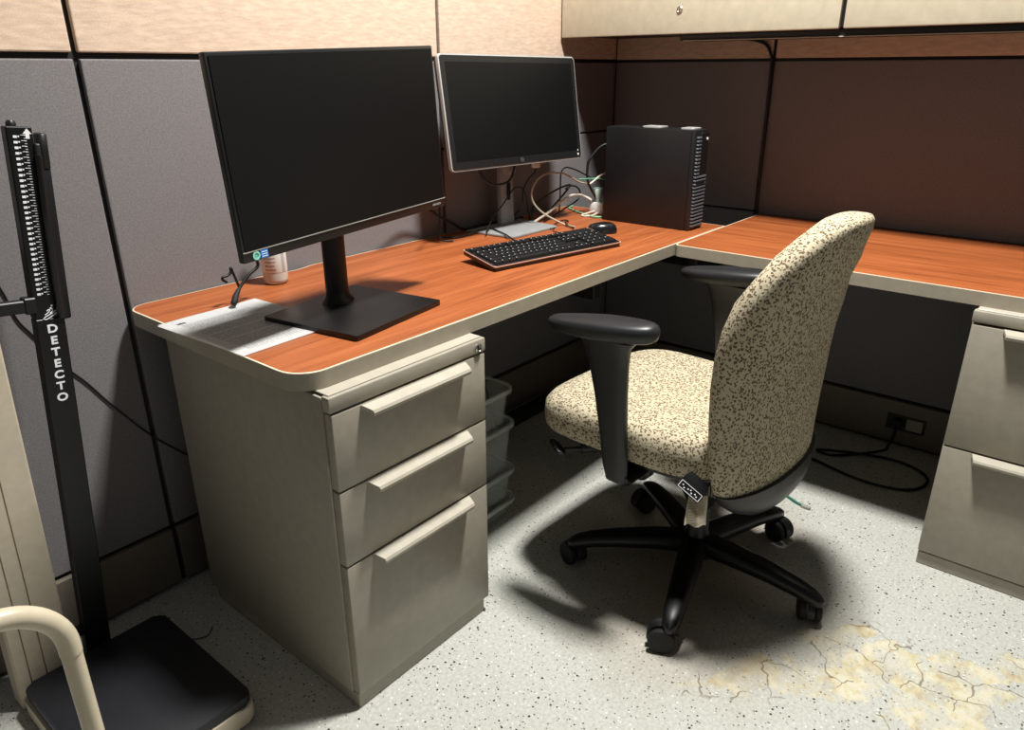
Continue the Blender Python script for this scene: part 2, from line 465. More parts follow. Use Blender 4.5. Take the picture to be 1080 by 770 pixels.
ptsR = ptsR[:k0+1] + list(reversed(yb)) + ptsR[k0+1:]
wt2 = worktop('worktop', 'bare cherry wood return worktop under the overhead cabinets, behind the chair', ptsR, 'woody', (-.33, -1.35, H-.034),
        [(-.60, -.02, -.70, -.67, H-.10, H-.035)])

bm = BM(); box(bm, -.32, -.03, -.62, -.03, .585, .60, .003); box(bm, -.32, -.31, -.62, -.03, .60, .69, .002); obj('gap_light_block', bm, 'black', wt1, label='black light-blocking tray added below the corner gap')  # added unseen tray that keeps light from passing through the corner gap

# ------------------------------------------------------------------ file pedestals
def frame_xf(origin, right, out):
    """local: x = along the front, y = outwards from the front, z = up"""
    r = Vector(right); o = Vector(out)
    return Matrix(((r.x, o.x, 0, origin[0]), (r.y, o.y, 0, origin[1]), (0, 0, 1, origin[2]), (0, 0, 0, 1)))

def handle_bm(bm, x0, x1, z, mtx):
    # bevelled pull: profile in (y out, z), ends cut at a slant
    prof = [(0, .004), (.004, .005), (.024, -.001), (.027, -.006), (.0255, -.0125), (.023, -.0135), (.021, -.007), (.004, -.004), (0, -.004)]
    def ring(x, s): return [mtx @ Vector((x+s*py*.35, py, z+pz)) for py, pz in prof]
    loft(bm, [ring(x0, 1), ring(x1, -1)])

def lock_bm(bm, x, z, mtx):
    lathe(bm, [(.0, 0), (.0095, 0), (.0095, .003), (.0075, .0045), (.0065, .002), (.0, .002)], 20, mtx @ T(x, 0, z) @ RX(-PI/2))

def pedestal(name, label, mtx, w, depth, drawers, lock, base_in, top, rail):
    loc = mtx @ Vector((w/2, -depth/2, 0))
    t = thing(name, label, 'file cabinet', tuple(loc))
    g2 = .002
    bm = BM(); box(bm, 0, w, -depth, -.022, .035, top-.004, .003, 2, mtx); obj('body', bm, 'steel', t, smooth=35)
    bm = BM(); box(bm, .004, w-base_in, -depth+.02, -.006, .0, .037, .002, 1, mtx); obj('plinth', bm, 'steel', t)
    if rail:
        bm = BM(); box(bm, 0, w, -.0215, 0, rail+g2, top, .0035, 2, mtx); obj('top_rail', bm, 'steel', t, smooth=35)
        bm = BM(); box(bm, .006, w-.006, -.40, -.008, top, top+.0025, .001, 1, mtx); obj('top_panel', bm, 'steel_lt', t)
    for (z0, z1, hz) in drawers:
        bm = BM(); box(bm, .003, w-.003, -.021, 0, z0+g2, z1-g2, .0025, 2, mtx); d = obj('drawer', bm, 'steel', t, smooth=35)
        bm = BM(); handle_bm(bm, .066, w-.064, hz+.004, mtx); obj('handle', bm, 'steel_lt', d, smooth=30)
    if lock:
        bm = BM(); lock_bm(bm, lock[0], lock[1], mtx); lk = obj('lock', bm, 'chrome', t, smooth=40, label='round metal key lock')
        bm = BM(); box(bm, lock[0]-.0012, lock[0]+.0012, .002, .0032, lock[1]-.004, lock[1]+.004, 0, 1, mtx); obj('keyhole', bm, 'gap', lk)
    return t

mL = frame_xf((-1.937, -.685, 0), (1, 0, 0), (0, -1, 0))
pedestal('file_pedestal', 'putty metal three-drawer pedestal under the left end of the desk', mL, .402, .565,
         [(.512, .668, .656), (.350, .512, .500), (.037, .350, .340)], (.378, .683), .014, .700, .668)
mR = frame_xf((-.690, -1.436, 0), (0, -1, 0), (-1, 0, 0))
pedestal('file_pedestal', 'putty metal two-drawer file cabinet under the return worktop at the right edge of the photo', mR, .40, .60,
         [(.352, .668, .660), (.040, .352, .342)], None, 0, .700, .670)

# ------------------------------------------------------------------ overhead cabinets
XF = -.373; ZB = 1.316
for k, (y1, y0, lk, lb) in enumerate(((-.020, -.940, True, 'cream metal overhead cabinet with a key lock, left one, against the corner'), (-.951, -1.87, False, 'cream metal overhead cabinet to the right of the one in the corner'))):
    t = thing('overhead_cabinet', lb, 'cabinet', (-.19, (y0+y1)/2, ZB))
    bm = BM(); box(bm, XF+.020, -.015, y0-.0054, y1+.0054, ZB+.006, WT-.02); obj('body', bm, 'black', t, label='dark cabinet shell')
    bm = BM(); box(bm, XF, XF+.019, y0, y1, ZB, WT-.03, .004); d = obj('door', bm, 'bin', t, smooth=35)
    if lk:
        mt = frame_xf((XF, -.463, 1.384), (0, -1, 0), (-1, 0, 0))
        bm = BM(); lock_bm(bm, 0, 0, mt); l2 = obj('lock', bm, 'chrome', d, smooth=40, label='round metal key lock')
        bm = BM(); box(bm, -.0012, .0012, .002, .0032, -.004, .004, 0, 1, mt); obj('keyhole', bm, 'gap', l2)
t = thing('task_light', 'slim black task light under the overhead cabinets, its cord down the wall seam', 'light', (-.3, -1.1, 1.29))
bm = BM(); prism(bm, rrect(-.345, -.235, -1.72, -.452, .012, 4), 1.297, 1.3215, .004); obj('housing', bm, 'black', t, smooth=40)
bm = BM(); box(bm, -.352, -.340, -1.70, -.47, 1.2955, 1.2985, .001); obj('front_trim', bm, 'steel', t, label='thin beige front trim')
bm = BM(); tube(bm, [(-.24, -.50, 1.309), (-.10, -.52, 1.311), (-.022, -.545, 1.308), (-.022, -.572, 1.303), (-.022, -.604, 1.290), (-.022, -.624, 1.259), (-.022, -.630, 1.22), (-.022, -.634, 1.0), (-.022, -.636, .80), (-.010, -.637, .70), (-.010, -.637, .62)], .0052, 8); obj('cord', bm, 'blackc', t, smooth=60)

# ------------------------------------------------------------------ monitors
def rect_frame(c, yaw, tilt, roll):
    ex = Vector((math.cos(yaw), math.sin(yaw), 0)); n = Vector((math.sin(yaw), -math.cos(yaw), 0))
    up = Vector((0, 0, 1))*math.cos(tilt)-n*math.sin(tilt)
    ex, up = ex*math.cos(roll)+up*math.sin(roll), up*math.cos(roll)-ex*math.sin(roll)
    n = up.cross(ex)*-1
    n = ex.cross(up)
    return Matrix(((ex.x, n.x, up.x, c[0]), (ex.y, n.y, up.y, c[1]), (ex.z, n.z, up.z, c[2]), (0, 0, 0, 1)))

# big monitor --------------------------------------------------------------
W1, H1 = .560, .3393
m1 = rect_frame((-1.676, -.466, 1.0853), .105, .031, .037)
t = thing('monitor', 'big black flat monitor on a square black base at the left end of the desk', 'monitor', (-1.668, -.43, H), .2)
bm = BM(); box(bm, -W1/2, W1/2, -.016, -.001, -H1/2, H1/2, .003, 2, m1); bz = obj('bezel', bm, 'blackg', t, smooth=35)
bm = BM(); box(bm, -W1/2+.006, W1/2-.006, -.001, .0006, -H1/2+.020, H1/2-.006, 0, 1, m1); obj('screen', bm, 'screen', t)
bm = BM(); box(bm, -W1/2+.001, W1/2-.001, -.001, .0014, -H1/2+.0180, -H1/2+.0196, 0, 1, m1); obj('chin_trim', bm, 'grayt', t, label='thin grey line above the chin')
bm = BM(); prism(bm, rrect(-.19, .19, -.11, .12, .03), -.018, .014, .012, 3, m1 @ T(0, -.03, 0) @ RX(PI/2)); obj('back_cover', bm, 'black', t, smooth=40)
# stickers
bm = BM(); vs = lathe(bm, [(.0045, 0), (.0078, 0), (.0078, .0008), (.0045, .0008), (.0045, 0)], 20, m1 @ T(-W1/2+.027, .0002, -H1/2+.010) @ RX(-PI/2)); obj('sticker', bm, 'sgreen', t, label='round green sticker')
bm = BM(); box(bm, -W1/2+.036, -W1/2+.052, 0, .0009, -H1/2+.0025, -H1/2+.018, 0, 1, m1)
st = obj('sticker', bm, 'blue', t, label='square blue sticker')
bm = BM()
for k in range(3): box(bm, -W1/2+.038, -W1/2+.050, .0009, .0013, -H1/2+.005+k*.004, -H1/2+.0062+k*.004, 0, 1, m1)
obj('sticker_print', bm, 'print', st)
bm = BM()
for k in range(6): box(bm, W1/2-.046+k*.0048, W1/2-.0428+k*.0048, 0, .0008, -H1/2+.0075, -H1/2+.0115, 0, 1, m1)
obj('badge', bm, 'grayt', t, label='small pale badge')
# stand
mb = T(-1.672, -.438, H) @ RZ(.165)
bm = BM(); prism(bm, rrect(-.137, .137, -.125, .125, .004), 0, .0115, .002, 2, mb); obj('base', bm, 'blackm', t, smooth=35)
bm = BM(); rings = []
pole_b = Vector((-1.664, -.372, H+.0115))
for z, r in ((0, .040), (.006, .036), (.014, .030), (.026, .0275), (.16, .0275), (.32, .0275)):
    rings.append([pole_b+Vector((1.0*r*math.cos(a)*1.0, .62*r*math.sin(a), z)) for a in [2*PI*k/28 for k in range(28)]])
loft(bm, rings); obj('pole', bm, 'blackm', t, smooth=50)
bm = BM(); box(bm, -.035, .045, -.085, -.03, -.06, .06, .006, 2, m1); obj('mount', bm, 'black', t)

# small monitor ------------------------------------------------------------
W2, H2 = .570, .311
m2 = rect_frame((-.813, -.182, 1.102), -.078, .156, -.009)
t = thing('monitor', 'smaller silver-edged black monitor on a grey stand near the corner', 'monitor', (-.785, -.145, H), -.05)
bm = BM(); prism(bm, rrect(-W2/2, W2/2, -H2/2, H2/2, .010), 0, .011, .003, 2, m2 @ RX(PI/2)); obj('shell', bm, 'silver', t, smooth=40, label='silver shell edge')
bm = BM(); prism(bm, rrect(-W2/2+.004, W2/2-.004, -H2/2+.004, H2/2-.004, .008), -.002, .004, .001, 1, m2 @ RX(PI/2)); obj('bezel', bm, 'blackg', t, smooth=40)
bm = BM(); box(bm, -W2/2+.021, W2/2-.021, .001, .0026, -H2/2+.026, H2/2-.021, 0, 1, m2); obj('screen', bm, 'screen', t)
bm = BM(); lathe(bm, [(.0055, 0), (.0068, 0), (.0068, .0007), (.0055, .0007), (.0055, 0)], 20, m2 @ T(0, .002, -H2/2+.0145) @ RX(-PI/2))
for k in range(4): box(bm, -.0042+k*.0022, -.0030+k*.0022, .002, .0027, -H2/2+.0128, -H2/2+.0162, 0, 1, m2)
obj('badge', bm, 'badge', t, label='round grey badge')
bm = BM(); lathe(bm, [(0, 0), (.0032, 0), (.0032, .001), (0, .001)], 12, m2 @ T(W2/2-.020, .002, -H2/2+.0135) @ RX(-PI/2)); lathe(bm, [(0, 0), (.002, 0), (.002, .001), (0, .001)], 12, m2 @ T(W2/2-.020, .002, -H2/2+.026) @ RX(-PI/2)); obj('power_button', bm, 'print', t)
mb = T(-.785, -.148, H) @ RZ(-.02)
bm = BM()
prism(bm, [(-.130, .09), (-.112, -.082), (-.104, -.09), (.104, -.09), (.112, -.082), (.130, .09)], 0, .008, .002, 2, mb); obj('base', bm, 'stand', t, smooth=35)
pb = Vector((-.752, -.085, H+.008))
bm = BM()
rings = []
for z, w, d in ((0, .034, .012), (.02, .033, .011), (.20, .029, .011), (.36, .029, .011)):
    rings.append([pb+Vector((x, y+z*.02, z)) for x, y in rrect(-w, w, -d, d, .006, 4)])
loft(bm, rings); obj('neck', bm, 'stand', t, smooth=40)
bm = BM(); prism(bm, rrect(-.008, .008, -.028, .028, .0075), 0, .0022, 0, 1, T(pb.x+.002, pb.y-.0095, pb.z+.105) @ RX(PI/2)); obj('cable_slot', bm, 'gap', t)
bm = BM(); box(bm, pb.x-.032, pb.x+.032, pb.y-.022, pb.y+.010, H+.166, H+.214, .012, 3); obj('tilt_head', bm, 'stand', t, smooth=40)
bm = BM(); box(bm, -W2/2+.008, W2/2-.008, -.034, -.010, -H2/2+.008, H2/2-.008, .010, 2, m2); box(bm, -.06, .16, -.06, -.030, -.10, .08, .012, 2, m2); obj('back_cover', bm, 'black', t, smooth=40)

# ------------------------------------------------------------------ desktop computer
X0, X1, Y0, Y1, ZT = -.462, -.372, -.580, -.275, H+.306
t = thing('desktop_computer', 'black slim desktop computer tower standing in the desk corner', 'computer', ((X0+X1)/2, (Y0+Y1)/2, H))
bm = BM(); box(bm, X0, X1, Y0, Y1, H, ZT, .003, 2); obj('case', bm, 'black', t, smooth=35)
bm = BM(); box(bm, X0+.001, X1+.004, Y0-.014, Y0+.001, H+.002, ZT, .003, 2); fr = obj('front_bezel', bm, 'blackg', t, smooth=35)
bm = BM(); n = 26
for k in range(n):
    z = H+.012+k*(.280/n)
    x1 = X1-.004 if k < 15 else X0+.035
    box(bm, X0+.012, x1, Y0-.0205, Y0-.012, z, z+.0052, .001, 1, None)
gr = obj('vent_grille', bm, 'vent', fr)
bm = BM(); box(bm, X0+.039, X1, Y0-.0165, Y0-.012, H+.168, ZT-.008, .002, 1); obj('drive_panel', bm, 'black', fr)
bm = BM(); lathe(bm, [(0, 0), (.004, 0), (.004, .002), (0, .002)], 14, T(X1-.012, Y0-.0165, ZT-.028) @ RX(PI/2)); obj('power_button', bm, 'print', fr, smooth=40)
bm = BM(); box(bm, X0+.018, X1-.012, Y0-.0205, Y0-.0135, H+.142, H+.150, .001, 1); obj('logo_plate', bm, 'black', fr)
for (a, b, lb) in ((-.395, -.46, 'pale oblong pad near the middle of the tower top'), (-.53, -.575, 'pale oblong pad near the front of the tower top')):
    bm = BM(); prism(bm, rrect(X0+.022, X1-.012, b, a, .006), ZT, ZT+.0045, .001, 1); tag(obj('pad', bm, 'silver', None, smooth=40), lb, 'pad')

# ------------------------------------------------------------------ keyboard and mouse
kl = Vector((-1.229, -.448, H)); yawk = math.atan2(-.093, .456)
t = thing('keyboard', 'black full-size keyboard with a reddish front edge, lying before the small monitor', 'keyboard', tuple(kl), yawk)
KW, KD = .462, .142
tilt = math.atan2(.020, KD)
mk = T(0, 0, .0012) @ RX(tilt)
bm = BM(); prism(bm, rrect(0, KW, 0, KD, .006), 0, .013, .003, 2, mk); obj('body', bm, 'black', t, world=False, smooth=40)
bm = BM(); prism(bm, rrect(-.0022, KW+.0022, -.0026, KD, .006), .0100, .0126, 0, 1, mk); obj('rim', bm, plain('brownish_rim', (186, 146, 128), .4), t, world=False, label='thin brownish rim')
for x in (.03, KW-.055):
    bm = BM(); box(bm, x, x+.025, KD-.022, KD-.012, 0, .0195, .002, 1); obj('foot', bm, 'black', t, world=False)
key_cache = {}
def key(x, y, w, h=.0165):
    k = (round(w, 4), round(h, 4))
    if k not in key_cache:
        b = BM(); v = loft(b, [[Vector((p[0], p[1], z)) for p in rrect(i, k[0]-i, i, k[1]-i, .0015, 2)] for z, i in ((0, 0), (.004, .0004), (.0068, .0018))])
        # printed legend on the cap
        me = bpy.data.meshes.new('key_cap'); b2 = b
        lx = min(.0030, k[0]*.3)
        fs0 = len(b.faces)
        box(b, .0030, .0030+lx, k[1]-.0074, k[1]-.0046, .0066, .00705)
        bmesh.ops.recalc_face_normals(b, faces=b.faces[:]); b.to_mesh(me)
        me.materials.append(M['black']); me.materials.append(M['legend'])
        for i, p in enumerate(me.polygons): p.material_index = 1 if i >= fs0 else 0
        b.free(); key_cache[k] = me
    o = bpy.data.objects.new('key_cap', key_cache[k]); C.objects.link(o); o.parent = t
    o.matrix_local = mk @ T(x, y, .0131)
u = .0188; x0 = .009; gp = .0015
rowsy = [.008, .0268, .0456, .0644, .0832, .1105]
def row(y, xs, ws):
    x = xs
    for w in ws:
        if w > 0: key(x, y, w*u-gp)
        x += abs(w)*u
row(rowsy[0], x0, [1.25, 1.25, 1.25, 6.25, 1.25, 1.25, 1.25, 1.25])
row(rowsy[1], x0, [2.25]+[1]*10+[2.75])
row(rowsy[2], x0, [1.75]+[1]*11+[2.25])
row(rowsy[3], x0, [1.5]+[1]*12+[1.5])
row(rowsy[4], x0, [1]*13+[2])
row(rowsy[5], x0, [1, -1, 1, 1, 1, 1, -.5, 1, 1, 1, 1, -.5, 1, 1, 1, 1])
xn = x0+15.3*u
row(rowsy[0], xn, [1, 1, 1]); row(rowsy[1], xn, [-1, 1]); row(rowsy[3], xn, [1, 1, 1]); row(rowsy[4], xn, [1, 1, 1]); row(rowsy[5], xn, [1, 1, 1])
xp = x0+18.6*u; up_ = (KW-.010-xp)/4
for r in range(5):
    for c in range(4):
        if (r == 0 and c == 1) or (c == 3 and r in (0, 2)): continue
        w = 2*up_-gp if (r == 0 and c == 0) else up_-gp
        h = (rowsy[1]-rowsy[0])*2-gp-.0008 if (c == 3 and r in (1, 3)) else .0165
        yy = rowsy[r] if not (c == 3 and r in (1, 3)) else rowsy[r-1]
        key(xp+c*up_, yy, w, h)

t = thing('computer_mouse', 'glossy black mouse on the desk at the right end of the keyboard', 'mouse', (-.650, -.392, H), math.radians(46))
bm = BM(); rings = []
for i in range(9):
    v = i/8; z = .033*math.sin(v*PI/2); s = math.cos(v*PI/2)**.55 if i < 8 else .02
    rings.append([Vector((.029*s*math.cos(a)*(1-.12*math.sin(a)), .050*s*math.copysign(abs(math.sin(a))**.9, math.sin(a))-.006*v, z)) for a in [2*PI*k/32 for k in range(32)]])
loft(bm, rings); obj('shell', bm, plain('glossy_black', (22, 24, 26), .22), t, world=False, smooth=60)
bm = BM(); lathe(bm, [(0, -.0035), (.008, -.0035), (.009, 0), (.008, .0035), (0, .0035)], 16, T(0, .031, .0205) @ RY(PI/2)); obj('scroll_wheel', bm, 'rubber', t, world=False, smooth=40)
bm = BM(); tube(bm, [(0, .047, .008), (.004, .07, .004), (-.01, .10, .0035), (.006, .135, .0035), (.03, .15, .0035)], .0018, 6); obj('cord', bm, 'blackc', t, world=False, smooth=60)

# ------------------------------------------------------------------ cables on the desk
def cable(label, pts, r, mat, cat='cable', name='cable', group=None):
    bm = BM(); tube(bm, pts, r, 8); return tag(obj(name, bm, mat, None, smooth=60), label, cat, group)
z0 = H+.0035
cable('black cable drooping in a loop in front of the small monitor neck', [(-.925, -.115, .96), (-.909, -.115, .928), (-.885, -.117, .899), (-.837, -.117, .882), (-.776, -.117, .887), (-.748, -.115, .917), (-.742, -.115, .95)], .0035, 'blackc')
cable('black cable arching from the small monitor base up past its neck', [(-.93, -.155, H+.016), (-.875, -.125, .772), (-.845, -.11, .787), (-.798, -.108, .812), (-.742, -.108, .856), (-.711, -.108, .86), (-.687, -.108, .849), (-.671, -.108, .81), (-.655, -.105, .76), (-.64, -.10, z0)], .0022, 'blackc')
cable('thin black keyboard cord trailing across the small monitor base', [(-1.02, -.062, z0), (-1.004, -.094, z0), (-.96, -.10, z0), (-.931, -.103, H+.010), (-.89, -.103, H+.0115), (-.857, -.108, H+.0115), (-.874, -.154, H+.0115), (-.904, -.215, H+.0115), (-.918, -.258, z0), (-.93, -.31, z0+.004)], .0022, 'blackc')
cable('thin black cable hanging straight down behind the right edge of the big monitor', [(-1.19, -.205, .93), (-1.13, -.15, .90), (-1.07, -.1, .861), (-1.073, -.1, .811), (-1.075, -.1, .764), (-1.07, -.105, .745), (-1.04, -.12, z0)], .0028, 'blackc')
cable('thick black power cord running from behind the big monitor to the small monitor base', [(-1.25, -.10, .90), (-1.16, -.06, .86), (-1.078, -.055, .834), (-1.024, -.05, .805), (-.96, -.045, .772), (-.90, -.036, H+.006), (-.82, -.034, H+.006), (-.72, -.04, H+.006), (-.62, -.05, H+.006)], .0045, 'blackc')
cable('black cable dropping from the white connector under the small monitor', [(-.647, -.13, .925), (-.657, -.13, .905), (-.694, -.13, .882), (-.718, -.13, .85), (-.721, -.128, .80), (-.705, -.08, .76), (-.64, -.06, z0)], .0026, 'blackc')
t = thing('cable_connector', 'small white cable connector plugged in under the small monitor', 'connector', (-.64, -.13, .92))
bm = BM(); box(bm, -.668, -.638, -.139, -.123, .918, .936, .003); obj('housing', bm, 'white', t)
bm = BM(); box(bm, -.640, -.604, -.137, -.125, .929, .941, .003); obj('strain_relief', bm, 'beigec', t)
cable('pale beige cable in a tall arc beside the small monitor, its end by the keyboard', [(-.40, -.17, .84), (-.443, -.16, .852), (-.524, -.16, .885), (-.561, -.16, .894), (-.631, -.16, .899), (-.682, -.16, .884), (-.711, -.16, .848), (-.704, -.165, .811), (-.672, -.185, .775), (-.632, -.235, H+.005), (-.640, -.285, z0)], .003, 'beigec')
cable('black cable arching high against the left partition between monitor and computer', [(-.455, -.085, z0), (-.465, -.095, .783), (-.471, -.1, .839), (-.468, -.1, .88), (-.441, -.1, .896), (-.383, -.1, .883), (-.335, -.11, .862), (-.30, -.14, .84)], .0026, 'blackc')
cable('thick black cable curving out of the back of the desktop computer', [(-.400, -.262, .986), (-.425, -.235, .975), (-.448, -.215, .945), (-.460, -.205, .917), (-.448, -.2, .856), (-.40, -.2, .80), (-.385, -.2, .775)], .0042, 'blackc')
cable('thick white cable bowing across the desk towards the white adapter', [(-.66, -.13, z0), (-.584, -.14, .767), (-.493, -.14, .8), (-.428, -.14, .805), (-.40, -.16, .795), (-.378, -.185, .775)], .0045, 'whitec')
cable('pale green cable lying on the desk behind the computer', [(-.32, -.05, H+.004), (-.366, -.065, H+.004), (-.42, -.152, H+.004), (-.455, -.230, H+.004), (-.445, -.254, H+.004), (-.405, -.262, H+.004)], .0032, 'greenp')
cable('black cable bent in a sharp point beside the small monitor', [(-.66, -.12, z0), (-.648, -.12, .793), (-.60, -.12, .81), (-.559, -.12, .822), (-.50, -.12, .834), (-.440, -.12, .838), (-.470, -.12, .815), (-.503, -.12, .796), (-.557, -.118, .764), (-.60, -.11, z0)], .0034, 'blackc')
cable('black cable coiled in an open ring left of the white adapter', [(-.475, -.125, .828), (-.456, -.13, .837), (-.415, -.13, .829), (-.392, -.13, .807), (-.407, -.13, .782), (-.478, -.128, .762), (-.56, -.13, H+.006), (-.63, -.15, H+.004)], .003, 'blackc')
cable('short white cable end crossing the green one behind the computer', [(-.385, -.255, .895), (-.39, -.238, .885), (-.409, -.22, .872), (-.44, -.215, .857), (-.45, -.21, .85)], .0032, 'whitec')
cable('green cable running level into the back of the computer', [(-.49, -.19, .868), (-.472, -.2, .868), (-.425, -.215, .866), (-.39, -.24, .862), (-.385, -.268, .86)], .0026, 'green')
cable('thin black cord tangled on the desk behind the keyboard', [(-.75, -.20, z0), (-.72, -.23, z0), (-.705, -.246, z0), (-.66, -.215, z0), (-.637, -.206, z0+.003), (-.569, -.185, z0), (-.565, -.20, z0), (-.579, -.213, z0), (-.619, -.229, z0+.006), (-.645, -.26, z0+.002), (-.665, -.296, z0)], .002, 'blackc')
t = thing('power_adapter', 'white plug adapter on the desk behind the computer, with a pale teal plug on top', 'adapter', (-.375, -.2, H))
bm = BM(); box(bm, -.402, -.350, -.235, -.175, H, H+.043, .007, 2); obj('body', bm, 'white', t, smooth=40)
bm = BM(); loft(bm, [[T(-.388, -.205, H+z) @ Vector((s*math.cos(a), s*.8*math.sin(a), 0)) for a in [2*PI*k/12 for k in range(12)]] for z, s in ((.043, .008), (.055, .011), (.088, .020), (.092, .018))]); obj('plug', bm, 'teal', t, smooth=40, label='pale teal plug')
cable('small white wire loop lying beside the white adapter', [(-.402, -.2, H+.012), (-.43, -.19, H+.008), (-.458, -.185, H+.004), (-.462, -.205, H+.004), (-.44, -.218, H+.005), (-.404, -.22, H+.010)], .0026, 'whitec')

# ------------------------------------------------------------------ paper, bottle, cord by the big monitor
pa = [(-1.976, -.201), (-1.975, -.487), (-1.748, -.478), (-1.745, -.187)]
def sheet(name, label, pts, z, m):
    A, B, Cc, Dd = [Vector(p) for p in pts]
    c = (A+B+Cc+Dd)/4; ang = math.atan2((Dd-A).y, (Dd-A).x); w = (Dd-A).length; h = (B-A).length
    bm = BM(); nx, ny = 10, 10; gr = []
    for j in range(ny+1):
        gr.append([bm.verts.new(((i/nx-.5)*w, (j/ny-.5)*h, .0006*math.sin(i*.7)*(j/ny))) for i in range(nx+1)])
    for j in range(ny):
        for i in range(nx): bm.faces.new((gr[j][i], gr[j][i+1], gr[j+1][i+1], gr[j+1][i]))
    r = bmesh.ops.solidify(bm, geom=bm.faces[:], thickness=.00015)
    me = bpy.data.meshes.new(name); bmesh.ops.recalc_face_normals(bm, faces=bm.faces[:]); bm.to_mesh(me); bm.free(); me.materials.append(m)
    o = bpy.data.objects.new(name, me); C.objects.link(o); o.location = (c.x, c.y, z); o.rotation_euler = (0, 0, ang)
    return o, w, h
o, w, h = sheet('printed_sheet', 'white sheet of small print lying by the left edge of the desk, on top of another', pa, H+.0026, M['paper'])
tag(o, o['label'] if 'label' in o else 'white sheet of small print by the left desk edge, partly under the big monitor base', 'paper')
bm = BM()
for k in range(3): box(bm, -w/2+.028+k*.006, -w/2+.032+k*.006, h/2-.032, h/2-.024+.002*(k % 2), .0004, .0009)
e = obj('letterhead_mark', bm, 'black', None, world='keep'); e.parent = o; e.location = (0, 0, 0)
o, w, h = sheet('blank_sheet', 'second white sheet peeking out beneath the printed sheet at the desk edge', [(p[0]+.006, p[1]+.010) for p in pa], H+.0010, M['paperb'])
tag(o, 'second white sheet peeking out from beneath the sheet of small print', 'paper')

t = thing('bottle', 'small frosted plastic bottle with a printed label, half hidden behind the big monitor', 'bottle', (-1.637, -.098, H))
bm = BM(); lathe(bm, [(0, 0), (.022, 0), (.0275, .004), (.029, .012), (.029, .12), (.025, .135), (.013, .145), (.013, .15), (0, .15)], 28); obj('body', bm, 'bottle', t, world=False, smooth=50)
bm = BM(); lathe(bm, [(.0292, .030), (.0296, .031), (.0296, .112), (.0292, .113), (.0292, .030)], 40); obj('printed_label', bm, M['label'], t, world=False, smooth=50)
bm = BM(); lathe(bm, [(0, .145), (.0145, .145), (.0145, .17), (.012, .173), (0, .173)], 20); obj('cap', bm, 'white', t, world=False, smooth=40)

t = thing('cord', 'black kinked cord with a thick rounded end, dangling over the paper by the big monitor', 'cord', (-1.79, -.19, H))
bm = BM(); tube(bm, [(-1.72, -.19, .90), (-1.742, -.19, .845), (-1.736, -.19, .814), (-1.762, -.19, .797), (-1.789, -.193, .775), (-1.800, -.198, .768)], .0036, 8); obj('strand', bm, 'blackc', t, smooth=60)
bm = BM(); tube(bm, [(-1.789, -.193, .775), (-1.806, -.203, .763), (-1.816, -.21, .752), (-1.822, -.21, .746)], lambda u: (.0036+.0034*math.sin(min(1, u*1.25)*PI*.62))*math.sqrt(max(.02, 1-max(0, u-.82)**2/.0325)), 10); obj('thick_end', bm, 'rubber', t, smooth=60)
bm = BM(); tube(bm, [(-1.789, -.191, .775), (-1.796, -.19, .802), (-1.802, -.19, .822), (-1.803, -.19, .812), (-1.812, -.19, .806), (-1.822, -.19, .805), (-1.824, -.19, .799), (-1.815, -.19, .792)], .003, 8); obj('strand', bm, 'blackc', t, smooth=60)

# ------------------------------------------------------------------ stacked clear bins under the desk
def clear_bin(label, zb, zt, w, d, cx, cy, taper=.011):
    t = thing('storage_bin', label, 'bin', (cx, cy, zb), 0, 'stacked clear bins under the desk')
    r = .045
    def ol(z, inset): return [Vector((x, y, z)) for x, y in rrect(-w/2+inset, w/2-inset, -d/2+inset, d/2-inset, r-inset*.3, 6)]
    h = zt-zb
    bm = BM()
    loft(bm, [ol(.003, .03), ol(0, taper+.006), ol(.006, taper), ol(h, 0), ol(h, .0025), ol(.0085, taper+.0025), ol(.0055, .03)], cap=True)
    obj('tub', bm, 'clear', t, world=False, smooth=45)
    bm = BM()
    loft(bm, [ol(h-.008, -.0005), ol(h-.010, -.007), ol(h, -.007), ol(h+.001, -.001), ol(h-.008, -.0005)], cap=False)
    obj('rim', bm, 'rimc', t, world=False, smooth=45)
    return t
bx, by = -1.315, -.345
for k, (lb, a, b) in enumerate((('shallow clear plastic bin on the floor at the bottom of the stack under the desk', 0, .058), ('clear plastic bin second from the bottom of the stack under the desk', .0595, .155),
                 ('clear plastic bin third from the bottom of the stack under the desk', .1565, .300), ('open clear plastic bin topmost in the stack under the desk', .3015, .408))):
    clear_bin(lb, a, b, .30 - (.012 if k == 3 else 0), .25, bx - (.004 if k == 3 else 0), by)

# ------------------------------------------------------------------ office chair
CX, CY = -1.09, -1.00
TH_ = math.radians(-3.0)            # chair heading relative to +y
chair = thing('office_chair', 'office swivel chair with speckled beige upholstery and black arms, in the middle', 'chair', (CX, CY, 0), 0)
RC = RZ(TH_) @ T(-.010, .060, 0)       # upper part (seat, back, arms)
